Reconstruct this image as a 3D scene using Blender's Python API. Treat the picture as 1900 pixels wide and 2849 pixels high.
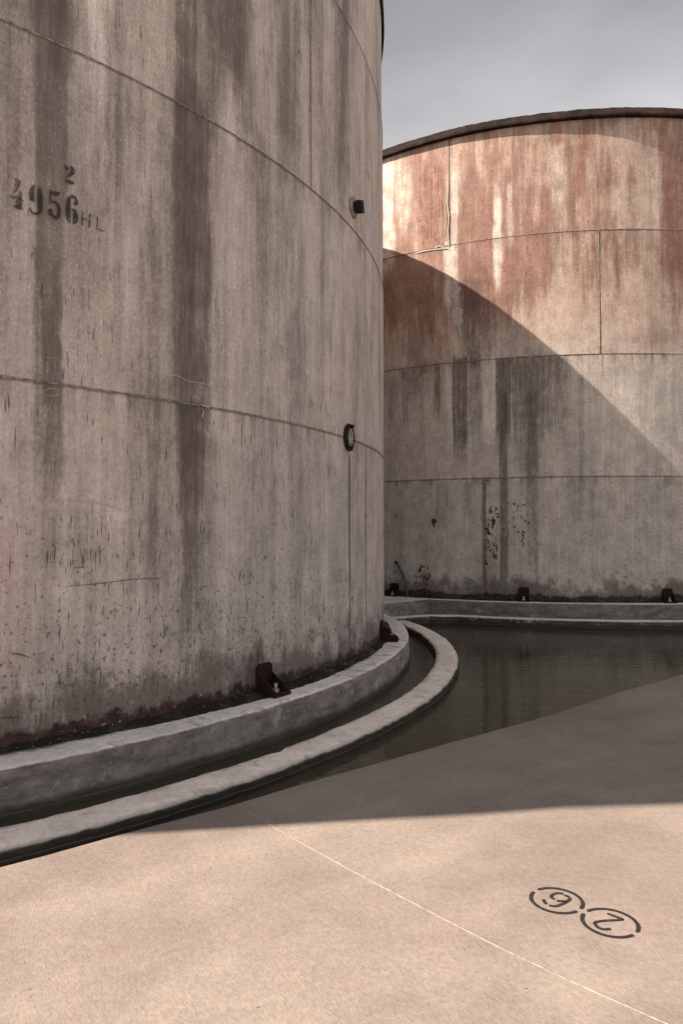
import bpy, bmesh, math, random
import numpy as np
from mathutils import Vector, noise as mn
random.seed(7)
PI = math.pi
for o in list(bpy.data.objects): bpy.data.objects.remove(o, do_unlink=True)
SC = bpy.context.scene
COL = SC.collection

# ------------------------------------------------------------------ measured geometry (metres)
F, CY, PIT = 2029.0, 1424.6, 0.025          # lens of the photograph, used to turn sightings into real positions
EYE = 0.8625
CA = (-4.6785, 6.9585); CB = (3.5715, 13.779); R = 5.0745
ZP = -0.135                                  # pavement
ZW = -0.270                                  # water
SUN_AZ, SUN_EL = math.radians(188.2), math.radians(46.5)

# ------------------------------------------------------------------ camera, sky, sun, exposure
cam_d = bpy.data.cameras.new('camera'); cam = bpy.data.objects.new('camera', cam_d); COL.objects.link(cam)
cam.location = (0, 0, EYE); cam.rotation_euler = (PI/2 + PIT, 0, 0)
cam_d.sensor_fit = 'HORIZONTAL'; cam_d.sensor_width = 36.0; cam_d.lens = 36.0*F/1900.0
cam_d.clip_start = 0.05; cam_d.clip_end = 6000
SC.camera = cam
SC.render.resolution_x = 682; SC.render.resolution_y = 1024
SC.view_settings.view_transform = 'Standard'; SC.view_settings.look = 'None'
SC.view_settings.gamma = 1.0; SC.view_settings.exposure = 1.17

W = bpy.data.worlds.new('World'); SC.world = W; W.use_nodes = True
nt = W.node_tree; nt.nodes.clear()
sky = nt.nodes.new('ShaderNodeTexSky'); sky.sky_type = 'NISHITA'; sky.sun_disc = False
sky.sun_elevation = SUN_EL; sky.sun_rotation = PI/2 - SUN_AZ; sky.dust_density = 6.0; sky.air_density = 1.0; sky.altitude = 50
hs = nt.nodes.new('ShaderNodeHueSaturation'); hs.inputs['Saturation'].default_value = 0.10
nt.links.new(sky.outputs[0], hs.inputs['Color'])
tc = nt.nodes.new('ShaderNodeTexCoord')
mp = nt.nodes.new('ShaderNodeMapping'); mp.inputs['Scale'].default_value = (1.0, 1.0, 2.2)
nt.links.new(tc.outputs['Generated'], mp.inputs['Vector'])
cn = nt.nodes.new('ShaderNodeTexNoise'); cn.inputs['Scale'].default_value = 2.6; cn.inputs['Detail'].default_value = 6; cn.inputs['Roughness'].default_value = 0.5
nt.links.new(mp.outputs[0], cn.inputs['Vector'])
sx = nt.nodes.new('ShaderNodeSeparateXYZ'); nt.links.new(tc.outputs['Generated'], sx.inputs[0])
rampz = nt.nodes.new('ShaderNodeValToRGB'); nt.links.new(sx.outputs['Z'], rampz.inputs[0])
rampz.color_ramp.elements[0].position = 0.0; rampz.color_ramp.elements[0].color = (5.2, 5.1, 5.25, 1)
rampz.color_ramp.elements[1].position = 0.9; rampz.color_ramp.elements[1].color = (3.3, 3.4, 3.85, 1)
e = rampz.color_ramp.elements.new(0.41); e.color = (4.1, 4.0, 4.05, 1)
e = rampz.color_ramp.elements.new(0.61); e.color = (2.0, 2.05, 2.3, 1)
cr = nt.nodes.new('ShaderNodeMapRange'); cr.inputs['From Min'].default_value = 0.3; cr.inputs['From Max'].default_value = 0.7
cr.inputs['To Min'].default_value = 0.74; cr.inputs['To Max'].default_value = 1.2
nt.links.new(cn.outputs[0], cr.inputs[0])
mu = nt.nodes.new('ShaderNodeVectorMath'); mu.operation = 'SCALE'
nt.links.new(rampz.outputs[0], mu.inputs[0]); nt.links.new(cr.outputs[0], mu.inputs['Scale'])
mx = nt.nodes.new('ShaderNodeMix'); mx.data_type = 'RGBA'; mx.inputs[0].default_value = 0.88
nt.links.new(hs.outputs[0], mx.inputs[6]); nt.links.new(mu.outputs[0], mx.inputs[7])
bg = nt.nodes.new('ShaderNodeBackground'); bg.inputs['Strength'].default_value = 0.079
wo = nt.nodes.new('ShaderNodeOutputWorld')
nt.links.new(mx.outputs[2], bg.inputs[0]); nt.links.new(bg.outputs[0], wo.inputs[0])

sun_d = bpy.data.lights.new('sun', 'SUN'); sun_d.energy = 4.9; sun_d.angle = math.radians(0.53); sun_d.color = (1.0, 0.865, 0.75)
sun = bpy.data.objects.new('sun', sun_d); COL.objects.link(sun)
LD = Vector((math.cos(SUN_EL)*math.cos(SUN_AZ), math.cos(SUN_EL)*math.sin(SUN_AZ), math.sin(SUN_EL)))
sun.rotation_euler = LD.to_track_quat('Z', 'Y').to_euler(); sun.location = LD*30

# ------------------------------------------------------------------ survey helpers: a sighting -> a point on a known surface
def ray(x, y):
    d = ((x-950)/F, 1.0, -(y-CY)/F); c, s = math.cos(PIT), math.sin(PIT)
    return (d[0], c*d[1]-s*d[2], s*d[1]+c*d[2])
def on_plane(x, y, z=ZP):
    d = ray(x, y); t = (z-EYE)/d[2]; return (d[0]*t, d[1]*t)
def on_tank(x, y, C, rr):            # -> theta, z
    d = ray(x, y); a = d[0]**2+d[1]**2; b = -2*(d[0]*C[0]+d[1]*C[1]); c = C[0]**2+C[1]**2-rr*rr
    D = max(b*b-4*a*c, 0); t = (-b-math.sqrt(D))/(2*a)
    return math.atan2(d[1]*t-C[1], d[0]*t-C[0]), d[2]*t+EYE
K = 1900/1568.0

# ------------------------------------------------------------------ node mini language
class S:
    def __init__(s, nt, o): s.nt = nt; s.o = o
    def _m(s, op, *a):
        n = s.nt.nodes.new('ShaderNodeMath'); n.operation = op
        for i, v in enumerate((s,)+a):
            if isinstance(v, S): s.nt.links.new(v.o, n.inputs[i])
            else: n.inputs[i].default_value = v
        return S(s.nt, n.outputs[0])
    def __add__(s, b): return s._m('ADD', b)
    __radd__ = __add__
    def __sub__(s, b): return s._m('SUBTRACT', b)
    def __rsub__(s, b): return (s*-1)+b
    def __mul__(s, b): return s._m('MULTIPLY', b)
    __rmul__ = __mul__
    def mx(s, b): return s._m('MAXIMUM', b)
    def mn(s, b): return s._m('MINIMUM', b)
    def ab(s): return s._m('ABSOLUTE')
    def cl(s):
        r = s._m('ADD', 0.0); r.o.node.use_clamp = True; return r
class M:
    def __init__(m, name):
        m.mat = bpy.data.materials.new(name); m.mat.use_nodes = True; m.nt = m.mat.node_tree
        m.bsdf = m.nt.nodes['Principled BSDF']; m.out = m.nt.nodes['Material Output']; m.c = {}
    def L(m, a, b): m.nt.links.new(a.o if isinstance(a, S) else a, b)
    def uv(m):
        if 'uv' not in m.c:
            n = m.nt.nodes.new('ShaderNodeUVMap'); n.uv_map = 'UVMap'
            sp = m.nt.nodes.new('ShaderNodeSeparateXYZ'); m.nt.links.new(n.outputs[0], sp.inputs[0])
            m.c['uv'] = (S(m.nt, sp.outputs[0]), S(m.nt, sp.outputs[1]))
        return m.c['uv']
    def obj(m):
        if 'ob' not in m.c:
            n = m.nt.nodes.new('ShaderNodeTexCoord'); sp = m.nt.nodes.new('ShaderNodeSeparateXYZ'); m.nt.links.new(n.outputs['Object'], sp.inputs[0])
            m.c['ob'] = tuple(S(m.nt, sp.outputs[i]) for i in range(3))
        return m.c['ob']
    def nz(m):
        n = m.nt.nodes.new('ShaderNodeNewGeometry'); sp = m.nt.nodes.new('ShaderNodeSeparateXYZ'); m.nt.links.new(n.outputs['Normal'], sp.inputs[0])
        return S(m.nt, sp.outputs[2])
    def vec(m, x, y, z=0.0):
        n = m.nt.nodes.new('ShaderNodeCombineXYZ')
        for i, v in enumerate((x, y, z)):
            if isinstance(v, S): m.L(v, n.inputs[i])
            else: n.inputs[i].default_value = v
        return S(m.nt, n.outputs[0])
    def noise(m, v, scale=1.0, detail=3.0, rough=0.55, dist=0.0):
        n = m.nt.nodes.new('ShaderNodeTexNoise'); m.L(v, n.inputs['Vector'])
        n.inputs['Scale'].default_value = scale; n.inputs['Detail'].default_value = detail; n.inputs['Roughness'].default_value = rough; n.inputs['Distortion'].default_value = dist
        return S(m.nt, n.outputs[0])
    def sm(m, x, a, b, lo=0.0, hi=1.0):      # smoothstep, a may be > b
        n = m.nt.nodes.new('ShaderNodeMapRange'); n.interpolation_type = 'SMOOTHSTEP'
        if a > b: a, b, lo, hi = b, a, hi, lo
        m.L(x, n.inputs[0]); n.inputs[1].default_value = a; n.inputs[2].default_value = b; n.inputs[3].default_value = lo; n.inputs[4].default_value = hi
        return S(m.nt, n.outputs[0])
    def mix(m, f, a, b):
        n = m.nt.nodes.new('ShaderNodeMix'); n.data_type = 'RGBA'
        for v, i in ((f, 0), (a, 6), (b, 7)):
            if isinstance(v, S): m.L(v, n.inputs[i])
            elif i == 0: n.inputs[0].default_value = v
            else: n.inputs[i].default_value = (*v, 1)
        return S(m.nt, n.outputs[2])
    def scale(m, col, f):
        n = m.nt.nodes.new('ShaderNodeVectorMath'); n.operation = 'SCALE'; 
        if isinstance(col, S): m.L(col, n.inputs[0])
        else: n.inputs[0].default_value = col
        if isinstance(f, S): m.L(f, n.inputs['Scale'])
        else: n.inputs['Scale'].default_value = f
        return S(m.nt, n.outputs[0])
    def fin(m, col, rough=0.85, bump=None, bd=0.01, spec=0.3, metal=0.0):
        if isinstance(col, S): m.L(col, m.bsdf.inputs['Base Color'])
        else: m.bsdf.inputs['Base Color'].default_value = (*col, 1)
        if isinstance(rough, S): m.L(rough, m.bsdf.inputs['Roughness'])
        else: m.bsdf.inputs['Roughness'].default_value = rough
        m.bsdf.inputs['Specular IOR Level'].default_value = spec; m.bsdf.inputs['Metallic'].default_value = metal
        if bump is not None:
            b = m.nt.nodes.new('ShaderNodeBump'); b.inputs['Distance'].default_value = bd; b.inputs['Strength'].default_value = 1.0
            m.L(bump, b.inputs['Height']); m.nt.links.new(b.outputs[0], m.bsdf.inputs['Normal'])
        return m.mat

# stains and one painted shade patch: sightings in the photograph turned into (u, v) boxes on the shell
def patch(m, C, uw, vw, x0, x1, y0, y1, su=0.25, st=0.05, sb=0.25, taper=0.0):
    """soft edged streak; su = edge softness as a share of its width, st/sb = top/bottom softness in metres"""
    t0, _ = on_tank(x0*K, 800, C, R); t1, _ = on_tank(x1*K, 800, C, R)
    _, vt = on_tank((x0+x1)/2*K, y0*K, C, R); _, vb = on_tank((x0+x1)/2*K, y1*K, C, R)
    u0, u1 = sorted((t0*R, t1*R)); w = u1-u0; c = (u0+u1)/2
    d = (uw-c).ab()
    mu_ = m.sm(d, w/2*(1+su), w/2*(1-su))
    mv = m.sm(m.vv+(vw-m.vv)*0.22, vt+st, vt-st)*m.sm(vw, vb-sb, vb+sb)
    return (m.sm(mu_*mv+(m.stk-0.5)*1.3, 0.22, 0.86)*0.35+mu_*mv*0.65)*m.sm(m.stk, 0.40, 0.60, 0.62, 1.12)

def shell_material(name, C, B=False):
    m = M(name); u, v = m.uv(); m.vv = v
    fine = m.noise(m.vec(u*38, v*2.2), 1, 5, 0.7)*0.6+m.noise(m.vec(u*24, v*0.5, 2.0), 1, 4, 0.6)*0.4
    med = m.noise(m.vec(u*4.5, v*0.5, 3.3), 1, 5, 0.65)
    big = m.noise(m.vec(u*0.9, v*0.7, 9.1), 1, 4, 0.6)
    mott = m.noise(m.vec(u*6, v*4.5, 5.0), 1, 8, 0.72)
    grain = m.noise(m.vec(u*70, v*55, 1.7), 1, 4, 0.7)
    m.stk = m.noise(m.vec(u*34, v*1.6, 61.0), 1, 6, 0.78)*0.6+m.noise(m.vec(u*13, v*8, 63.0), 1, 6, 0.7)*0.4
    wu = m.noise(m.vec(u*5, v*1.4, 2.2), 1, 4, 0.6); wv = m.noise(m.vec(u*14, v*0.4, 8.2), 1, 3, 0.6)
    uw = u+(wu-0.5)*(0.06 if B else 0.10)+(m.noise(m.vec(u*20, v*9, 2.9), 1, 4, 0.7)-0.5)*0.03; vw = v+(wv-0.5)*0.8
    P = lambda *a, **k: patch(m, C, uw, vw, *a, **k)
    if not B:
        col = m.mix(m.sm(big, 0.35, 0.65), (0.555, 0.475, 0.420), (0.515, 0.455, 0.415))
        # pinkish old paint low at the left
        col = m.mix(P(-60, 70, 1150, 1560, su=0.7, st=0.3, sb=0.3)*0.6, col, (0.52, 0.385, 0.345))
        f = m.sm(fine, 0.38, 0.62, 0.87, 1.09)*m.sm(med, 0.36, 0.64, 0.90, 1.07)*m.sm(mott, 0.38, 0.62, 0.90, 1.08)*m.sm(grain, 0.36, 0.64, 0.89, 1.09)
        up = m.sm(v, 1.3, 2.4)
        f = f*(1-m.sm(med, 0.55, 0.40)*up*0.20)
        dark = [((72, 150, -300, 1080), .34, dict(su=.3, sb=.4)), ((95, 145, 600, 1350), .24, dict(su=.35, sb=.4)),
                ((55, 175, -400, 110), .28, dict(su=.3, st=.3)), ((396, 484, 200, 1000), .50, dict(su=.35, st=.25, sb=.5)), ((410, 450, 250, 900), .22, dict(su=.5, st=.3, sb=.3)),
                ((416, 470, 918, 1130), .42, dict(su=.3, st=.02, sb=.35)), ((418, 455, 925, 1420), .30, dict(su=.35, st=.02, sb=.3)), ((405, 500, 1000, 1470), .20, dict(su=.3, sb=.3)),
                ((470, 570, -500, 200), .45, dict(su=.5, sb=.35)), ((405, 450, -500, 260), .42, dict(su=.4)),
                ((640, 695, -100, 320), .26, dict(su=.7, st=.3, sb=.3)), ((770, 806, -500, 470), .34, dict(su=.6, sb=.3)),
                ((240, 330, 180, 900), .16, dict(su=.4)), ((300, 400, 860, 1350), .20, dict(su=.4, sb=.4)),
                ((560, 625, 260, 640), .16, dict(su=.8, st=.3, sb=.4)), ((340, 372, 500, 1500), .14, dict(su=.5)),  # first patch paints the shade left of the bounce light into the colour
                ((660, 700, 700, 1500), .14, dict(su=.8, sb=.4)), ((808, 824, -200, 1400), .12, dict(su=.8)),
                ((0, 36, -300, 500), .12, dict(su=.6)), ((570, 610, 1498, 1600), .62, dict(su=.25, st=.03, sb=.02)), ((592, 606, 1470, 1520), .5, dict(su=.6, st=.03, sb=.02)), ((600, 640, 900, 1300), .12, dict(su=.6))]
        for a, s_, k in dark: f = f*(1-P(*a, **k)*min(0.60, s_*1.22))
        for a, s_, k in [((168, 240, -100, 330), .42, dict(su=.5, st=.3, sb=.4)), ((250, 262, -100, 700), .2, dict(su=.5)),
                         ((290, 318, 500, 860), .18, dict(su=.6)), ((20, 72, 350, 860), .14, dict(su=.6)),
                         ((180, 300, 700, 860), .10, dict(su=.5, st=.3)), ((510, 545, 150, 330), .25, dict(su=.7))]:
            f = f*(1+P(*a, **k)*s_)
        # rusty drip under the nozzle: sharp
        t0, _ = on_tank(972, 1300, C, R); dr = m.sm((u+(wu-0.5)*0.03-(t0*R+0.004)).ab(), 0.028, 0.008)*m.sm(v, 1.45, 1.35)
        f = f*(1-dr*m.sm(v, -0.6, 1.6, 0.30, 0.72))
        # white pinpricks
        sp = m.noise(m.vec(u*110, v*65, 4.0), 1, 1, 0.5)
        f = f*(1+m.sm(sp, 0.655, 0.71)*m.sm(v, 0.8, 1.9)*0.55)
        # short dark dashes and spots
        da = m.noise(m.vec(u*85, v*7.5, 6.0), 1, 2, 0.5); dm = m.noise(m.vec(u*2, v*2, 7.0), 1, 2, 0.5)
        f = f*(1-m.sm(da+(dm-0.5)*0.25, 0.645, 0.70)*m.sm(v, 2.8, 1.0, 0.35, 0.85)*0.75)
        db = m.noise(m.vec(u*34, v*9, 16.0), 1, 3, 0.6)
        f = f*(1-m.sm(db+(dm-0.5)*0.15, 0.62, 0.69)*m.sm(v, 1.3, 0.7)*0.45)
        ds = m.noise(m.vec(u*42, v*38, 26.0), 1, 3, 0.6)
        f = f*(1-m.sm(ds+m.sm(v, 1.0, 0.1)*0.05, 0.64, 0.69)*m.sm(v, 1.4, 0.6)*0.6)
        f = f*(1+m.sm(mott, 0.58, 0.64)*m.sm(v, 1.5, 1.3)*0.13)*(1-m.sm(mott, 0.44, 0.38)*m.sm(v, 1.5, 1.3)*0.12)
        seams = (1.51, 3.04, 4.50); zb = -0.04
        gr = m.noise(m.vec(u*4.5, v*3, 12.0), 1, 6, 0.7)
    else:
        col = m.mix(m.sm(big, 0.35, 0.65), (0.585, 0.515, 0.45), (0.54, 0.49, 0.435))
        col = m.mix(m.sm(v, 2.6, 3.6)*0.8, col, (0.56, 0.415, 0.32))
        f = m.sm(fine, 0.36, 0.64, 0.90, 1.08)*m.sm(med, 0.36, 0.64, 0.90, 1.08)*m.sm(mott, 0.38, 0.62, 0.86, 1.12)*m.sm(grain, 0.34, 0.66, 0.84, 1.14)
        r1 = m.noise(m.vec(u*2.6, v*0.42, 31.0), 1, 5, 0.6); r2 = m.noise(m.vec(u*38, v*30, 33.0), 1, 5, 0.8)
        r3 = m.noise(m.vec(u*11, v*1.2, 35.0), 1, 5, 0.65)
        tl, _ = on_tank(1300*K, 800, C, R)
        side = m.sm(u, tl*R+0.9, tl*R-1.4)                # heavier towards the left
        rust = (r1*0.9+r3*0.5+r2*0.42)*0.55
        amt = m.sm(v, 2.2, 4.6, -0.17, 0.045)+side*0.055
        rust = m.sm(rust+amt, 0.475, 0.60)
        pale = P(1134, 1152, 430, 640, su=.6, st=.4, sb=.3)
        for a, s_, k in [((878, 905, 360, 620), .9, dict(su=.6)), ((908, 945, 380, 520), .5, dict(su=.9, st=.3, sb=.3)), ((1036, 1052, 380, 700), .6, dict(su=.6)),
                         ((1020, 1045, 545, 700), .8, dict(su=.6, st=.1)), ((1165, 1178, 420, 560), .4, dict(su=.8)), ((1270, 1300, 330, 520), .4, dict(su=.9)), ((1400, 1470, 420, 540), .35, dict(su=.9)), ((1500, 1515, 300, 530), .5, dict(su=.7))]:
            pale = pale.mx(P(*a, **k)*s_)
        rust = (rust*(1-pale)).cl()
        solid = P(955, 1026, 350, 560, su=.45, st=.30, sb=.06)*0.95
        for a, s_, k in [((1062, 1128, 400, 560), .6, dict(su=.5, st=.3)), ((1206, 1222, 480, 660), .95, dict(su=.7, st=.4, sb=.3)), ((1335, 1350, 330, 520), .6, dict(su=.8, st=.2)),
                         ((1524, 1580, 340, 500), .85, dict(su=.15, st=.15, sb=.12)), ((905, 985, 600, 720), .75, dict(su=.6, st=.1, sb=.4)), ((985, 1035, 620, 820), .45, dict(su=.7)),
                         ((1180, 1200, 330, 520), .5, dict(su=.8)), ((995, 1010, 830, 960), .8, dict(su=.6, sb=.25)), ((930, 990, 720, 870), .5, dict(su=.7)), ((1440, 1530, 760, 800), .5, dict(su=.6, st=.2)),
                         ((1378, 1386, 812, 870), .5, dict(su=.7))]:
            solid = solid.mx(P(*a, **k)*s_)
        rcol = m.mix(m.sm(r2, 0.35, 0.65), (0.185, 0.080, 0.058), (0.32, 0.165, 0.125))
        col = m.mix((rust*0.80).mx(solid), col, rcol)
        col = m.mix((pale*m.sm(mott, 0.3, 0.6, 0.35, 1.0)), col, (0.74, 0.66, 0.56))
        for a, s_, k in [((1038, 1072, 822, 1060), .55, dict(su=.16, st=.03, sb=.3)), ((1138, 1170, 822, 1010), .58, dict(su=.12, st=.03, sb=.3)), ((1144, 1163, 900, 1380), .50, dict(su=.35, sb=.4)), ((1075, 1105, 820, 990), .30, dict(su=.5)),
                         ((1165, 1300, 818, 1000), .40, dict(su=.35, st=.03, sb=.5)), ((1176, 1240, 830, 1100), .25, dict(su=.5, st=.03, sb=.5)), ((1062, 1130, 600, 818), .30, dict(su=.5, st=.3, sb=.02)), ((1144, 1230, 640, 818), .22, dict(su=.5, st=.3, sb=.02)), ((890, 930, 845, 1000), .18, dict(su=.5, st=.03)), ((1300, 1560, 1098, 1200), .10, dict(su=.2, st=.03)), ((1205, 1232, 900, 1300), .36, dict(su=.5, sb=.3)), ((925, 960, 845, 960), .25, dict(su=.7)),
                         ((1325, 1338, 860, 1220), .22, dict(su=.7)), ((1108, 1114, 1105, 1370), .5, dict(su=.8, st=.05)), ((1060, 1100, 640, 820), .35, dict(su=.8)), ((1120, 1140, 640, 820), .2, dict(su=.8)),
                         ((1250, 1570, 240, 300), .25, dict(su=.1, st=.1, sb=.2)), ((880, 1500, 812, 900), .14, dict(su=.1, st=.1, sb=.2)), ((1000, 1030, 1104, 1200), .22, dict(su=.7)),
                         ((880, 1000, 1000, 1400), .10, dict(su=.5)), ((1060, 1080, 1104, 1200), .35, dict(su=.7)), ((1540, 1550, 600, 1000), .15, dict(su=.7)), ((1430, 1560, 540, 640), .12, dict(su=.5))]:
            f = f*(1-P(*a, **k)*s_)
        for a, s_, k in [((1108, 1136, 825, 1010), .45, dict(su=.3, st=.05, sb=.3)), ((1022, 1036, 830, 950), .35, dict(su=.4)), ((905, 925, 845, 990), .15, dict(su=.6))]:
            f = f*(1+P(*a, **k)*s_)
        # rust blooms low down
        sn = m.noise(m.vec(u*16, v*14, 41.0), 1, 4, 0.65); s2 = m.noise(m.vec(u*40, v*30, 44.0), 1, 3, 0.6)
        cl1 = P(1108, 1142, 1150, 1290, su=.7, st=.15, sb=.15)*0.19
        for a, s_ in [((985, 1003, 1175, 1205), .20), ((950, 990, 1300, 1345), .20), ((900, 915, 1150, 1170), .16), ((1150, 1220, 1150, 1260), .12)]:
            cl1 = cl1.mx(P(*a, su=.9, st=.1, sb=.1)*s_)
        bl = m.sm(sn+cl1, 0.66, 0.72)*m.sm(v, 1.6, 1.4)
        col = m.mix(bl*0.95, col, (0.045, 0.02, 0.014))
        col = m.mix(P(1112, 1136, 1240, 1380, su=.8)*0.4, col, (0.16, 0.085, 0.06))
        f = f*(1-m.sm(s2+m.sm(v, 1.4, 0.2)*0.03, 0.66, 0.71)*m.sm(v, 2.4, 1.2)*0.6)
        da = m.noise(m.vec(u*50, v*5, 46.0), 1, 2, 0.5)
        f = f*(1-m.sm(da, 0.70, 0.78)*0.35)
        seams = (1.51, 2.99, 4.50); zb = 0.03
        gr = m.noise(m.vec(u*4.0, v*3.5, 12.0), 1, 6, 0.7)
    # grime gathered round the welds, heavier under them
    bits = m.noise(m.vec(u*9, v*9, 14.0), 1, 5, 0.7)
    for sz in seams:
        q = v+(bits-0.5)*0.012
        f = f*(1-m.sm(q, sz-0.020, sz-0.004)*m.sm(q, sz+0.010, sz+0.002)*0.45)
        f = f*(1-m.sm(q, sz-0.16, sz-0.01)*m.sm(q, sz+0.01, sz)*m.sm(wv, 0.45, 0.65)*0.30)
    for (wa, z0_, z1_) in (((-16.6, -0.04, 1.51), (-27.8, 3.04, 4.50)) if not B else ((-111.0, 0.02, 1.51), (-95.2, 2.99, 4.50), (-115.7, 4.50, 5.9))):
        wu_ = (u-wa*PI/180*R-0.004+(bits-0.5)*0.004).ab(); on = m.sm(v, z0_-0.003, z0_+0.003)*m.sm(v, z1_+0.003, z1_-0.003)
        f = f*(1-m.sm(wu_, 0.010, 0.004)*on*m.sm(mott, 0.3, 0.5, 0.45, 0.8))*(1-m.sm(wu_, 0.05, 0.01)*on*0.12)
    # foot of the shell: damp grime then rust
    h = v-zb
    f = f*(1-m.sm(h+(gr-0.5)*0.9, 0.32, 0.06)*0.58)
    band = m.sm(h+(gr-0.5)*0.22+(bits-0.5)*0.10, 0.066, 0.030)
    rc = m.mix(m.sm(bits, 0.42, 0.62), (0.022, 0.013, 0.010), (0.080, 0.038, 0.027))
    col = m.scale(col, f)
    col = m.mix(m.sm(f, 0.80, 0.35)*0.40, col, (0.155, 0.118, 0.095))
    col = m.mix(band*0.93, col, rc)
    fl = m.noise(m.vec(u*22, v*26, 19.0), 1, 4, 0.7)
    col = m.mix(m.sm(fl, 0.62, 0.66)*m.sm(h, 0.12, 0.07)*0.7, col, (0.42, 0.36, 0.31))
    if B:
        spk = m.noise(m.vec(u*60, v*60, 23.0), 1, 3, 0.6)
        col = m.mix(m.sm(spk, 0.66, 0.70)*m.sm(v, 2.9, 3.3)*0.35, col, (0.62, 0.55, 0.47))
    bmp = mott*0.35+grain*0.25+fine*0.15
    return m.fin(col, m.sm(med, 0.3, 0.7, 0.62, 0.8), bmp, 0.004, 0.22)

def rust_material(name, a, b, sc=18, rough=0.9):
    m = M(name); x, y, z = m.obj(); vv = m.vec(x, y, z)
    n = m.noise(vv, sc, 6, 0.7); n2 = m.noise(vv, sc*5, 3, 0.6)
    c = m.mix(m.sm(n, 0.35, 0.65), a, b)
    return m.fin(c, rough, n+n2*0.5, 0.006, 0.2)

def concrete(name, top, side, C=None, kind='kerb'):
    """top and side colours by facing; stains by radius and by height"""
    m = M(name); x, y, z = m.obj(); vv = m.vec(x, y, z); nz = m.nz()
    n = m.noise(vv, 3.0, 6, 0.65); n2 = m.noise(vv, 26, 5, 0.7); n3 = m.noise(vv, 110, 3, 0.6); nb = m.noise(vv, 1.1, 4, 0.6)
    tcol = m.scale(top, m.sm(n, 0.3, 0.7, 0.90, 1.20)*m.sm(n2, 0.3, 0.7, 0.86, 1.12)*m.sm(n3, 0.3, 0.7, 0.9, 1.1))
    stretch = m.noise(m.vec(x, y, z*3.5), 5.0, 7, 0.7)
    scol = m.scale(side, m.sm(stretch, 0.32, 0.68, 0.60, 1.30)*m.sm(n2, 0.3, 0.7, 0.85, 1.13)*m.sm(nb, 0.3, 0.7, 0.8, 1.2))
    # lime bloom in patches part way down, black wet foot
    lim = m.noise(vv, 7.5, 7, 0.75)
    if kind != 'kerb':
        scol = m.mix(m.sm(lim, 0.56, 0.63)*m.sm(z, -0.07, -0.11)*m.sm(z, -0.235, -0.20)*0.65, scol, (0.46, 0.43, 0.42))
    scol = m.mix(m.sm(z+(n-0.5)*0.05, -0.205, -0.245)*0.8, scol, (0.035, 0.030, 0.024))
    scol = m.mix(m.sm((z+(n2-0.5)*0.004+0.2495).ab(), 0.0045, 0.0015)*0.7, scol, (0.17, 0.115, 0.075))
    r = m.vec(x, y, 0.0)
    ln = m.nt.nodes.new('ShaderNodeVectorMath'); ln.operation = 'LENGTH'; m.L(r, ln.inputs[0]); rr = S(m.nt, ln.outputs['Value'])
    if kind == 'kerb':
        e1 = m.sm(rr+(n-0.5)*0.10, R+0.485, R+0.455).mx(m.sm(rr+(n-0.5)*0.10, R+0.615, R+0.645))
        tcol = m.mix(e1*0.38, tcol, (0.17, 0.145, 0.12))
        br = m.noise(m.vec(x, y, z), 9, 4, 0.7)
        tcol = m.mix(m.sm(br, 0.56, 0.66)*0.4, tcol, (0.26, 0.20, 0.15))
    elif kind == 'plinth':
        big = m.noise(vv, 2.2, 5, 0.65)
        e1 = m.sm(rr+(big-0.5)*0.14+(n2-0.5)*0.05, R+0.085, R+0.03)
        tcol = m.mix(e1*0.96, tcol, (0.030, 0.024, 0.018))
        br = m.noise(vv, 6, 6, 0.75)
        tcol = m.mix(m.sm(br, 0.54, 0.62)*0.55, tcol, (0.13, 0.115, 0.10))
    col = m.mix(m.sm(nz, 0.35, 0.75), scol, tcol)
    return m.fin(col, 0.86, n2*0.6+n3*0.3+n*0.8, 0.010, 0.25)

# ------------------------------------------------------------------ mesh helpers
def link(name, verts, faces, mat, parent=None, smooth=True, uvs=None, loc=None):
    me = bpy.data.meshes.new(name); me.from_pydata(verts, [], faces); me.update()
    if mat: me.materials.append(mat)
    if smooth: me.polygons.foreach_set('use_smooth', [True]*len(me.polygons))
    if uvs is not None:
        ul = me.uv_layers.new(name='UVMap')
        idx = np.empty(len(me.loops), dtype=np.int32); me.loops.foreach_get('vertex_index', idx)
        ul.data.foreach_set('uv', np.asarray(uvs, dtype=np.float32)[idx].ravel())
    o = bpy.data.objects.new(name, me); COL.objects.link(o)
    if parent: o.parent = parent
    if loc: o.location = loc
    return o
def empty(name, loc, label=None, cat=None, group=None):
    o = bpy.data.objects.new(name, None); COL.objects.link(o); o.location = loc; o.empty_display_size = 0.2
    return tag(o, label, cat, group)
def tag(o, label=None, cat=None, group=None, kind=None):
    if label: o['label'] = label
    if cat: o['category'] = cat
    if group: o['group'] = group
    if kind: o['kind'] = kind
    return o
def box(vs, fs, c, ax, hx, hy, hz):
    """box at c with axes ax = (ex, ey, ez)"""
    b = len(vs); ex, ey, ez = [Vector(a) for a in ax]; c = Vector(c)
    for k in (-1, 1):
        for j, i in ((-1, -1), (-1, 1), (1, 1), (1, -1)):
            vs.append(tuple(c+ex*(i*hx)+ey*(j*hy)+ez*(k*hz)))
    fs += [(b+3, b+2, b+1, b), (b+4, b+5, b+6, b+7)]+[(b+i, b+(i+1) % 4, b+4+(i+1) % 4, b+4+i) for i in range(4)]
def bevel(o, w=0.004, seg=2):
    md = o.modifiers.new('bevel', 'BEVEL'); md.width = w; md.segments = seg; md.limit_method = 'ANGLE'; return o
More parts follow.
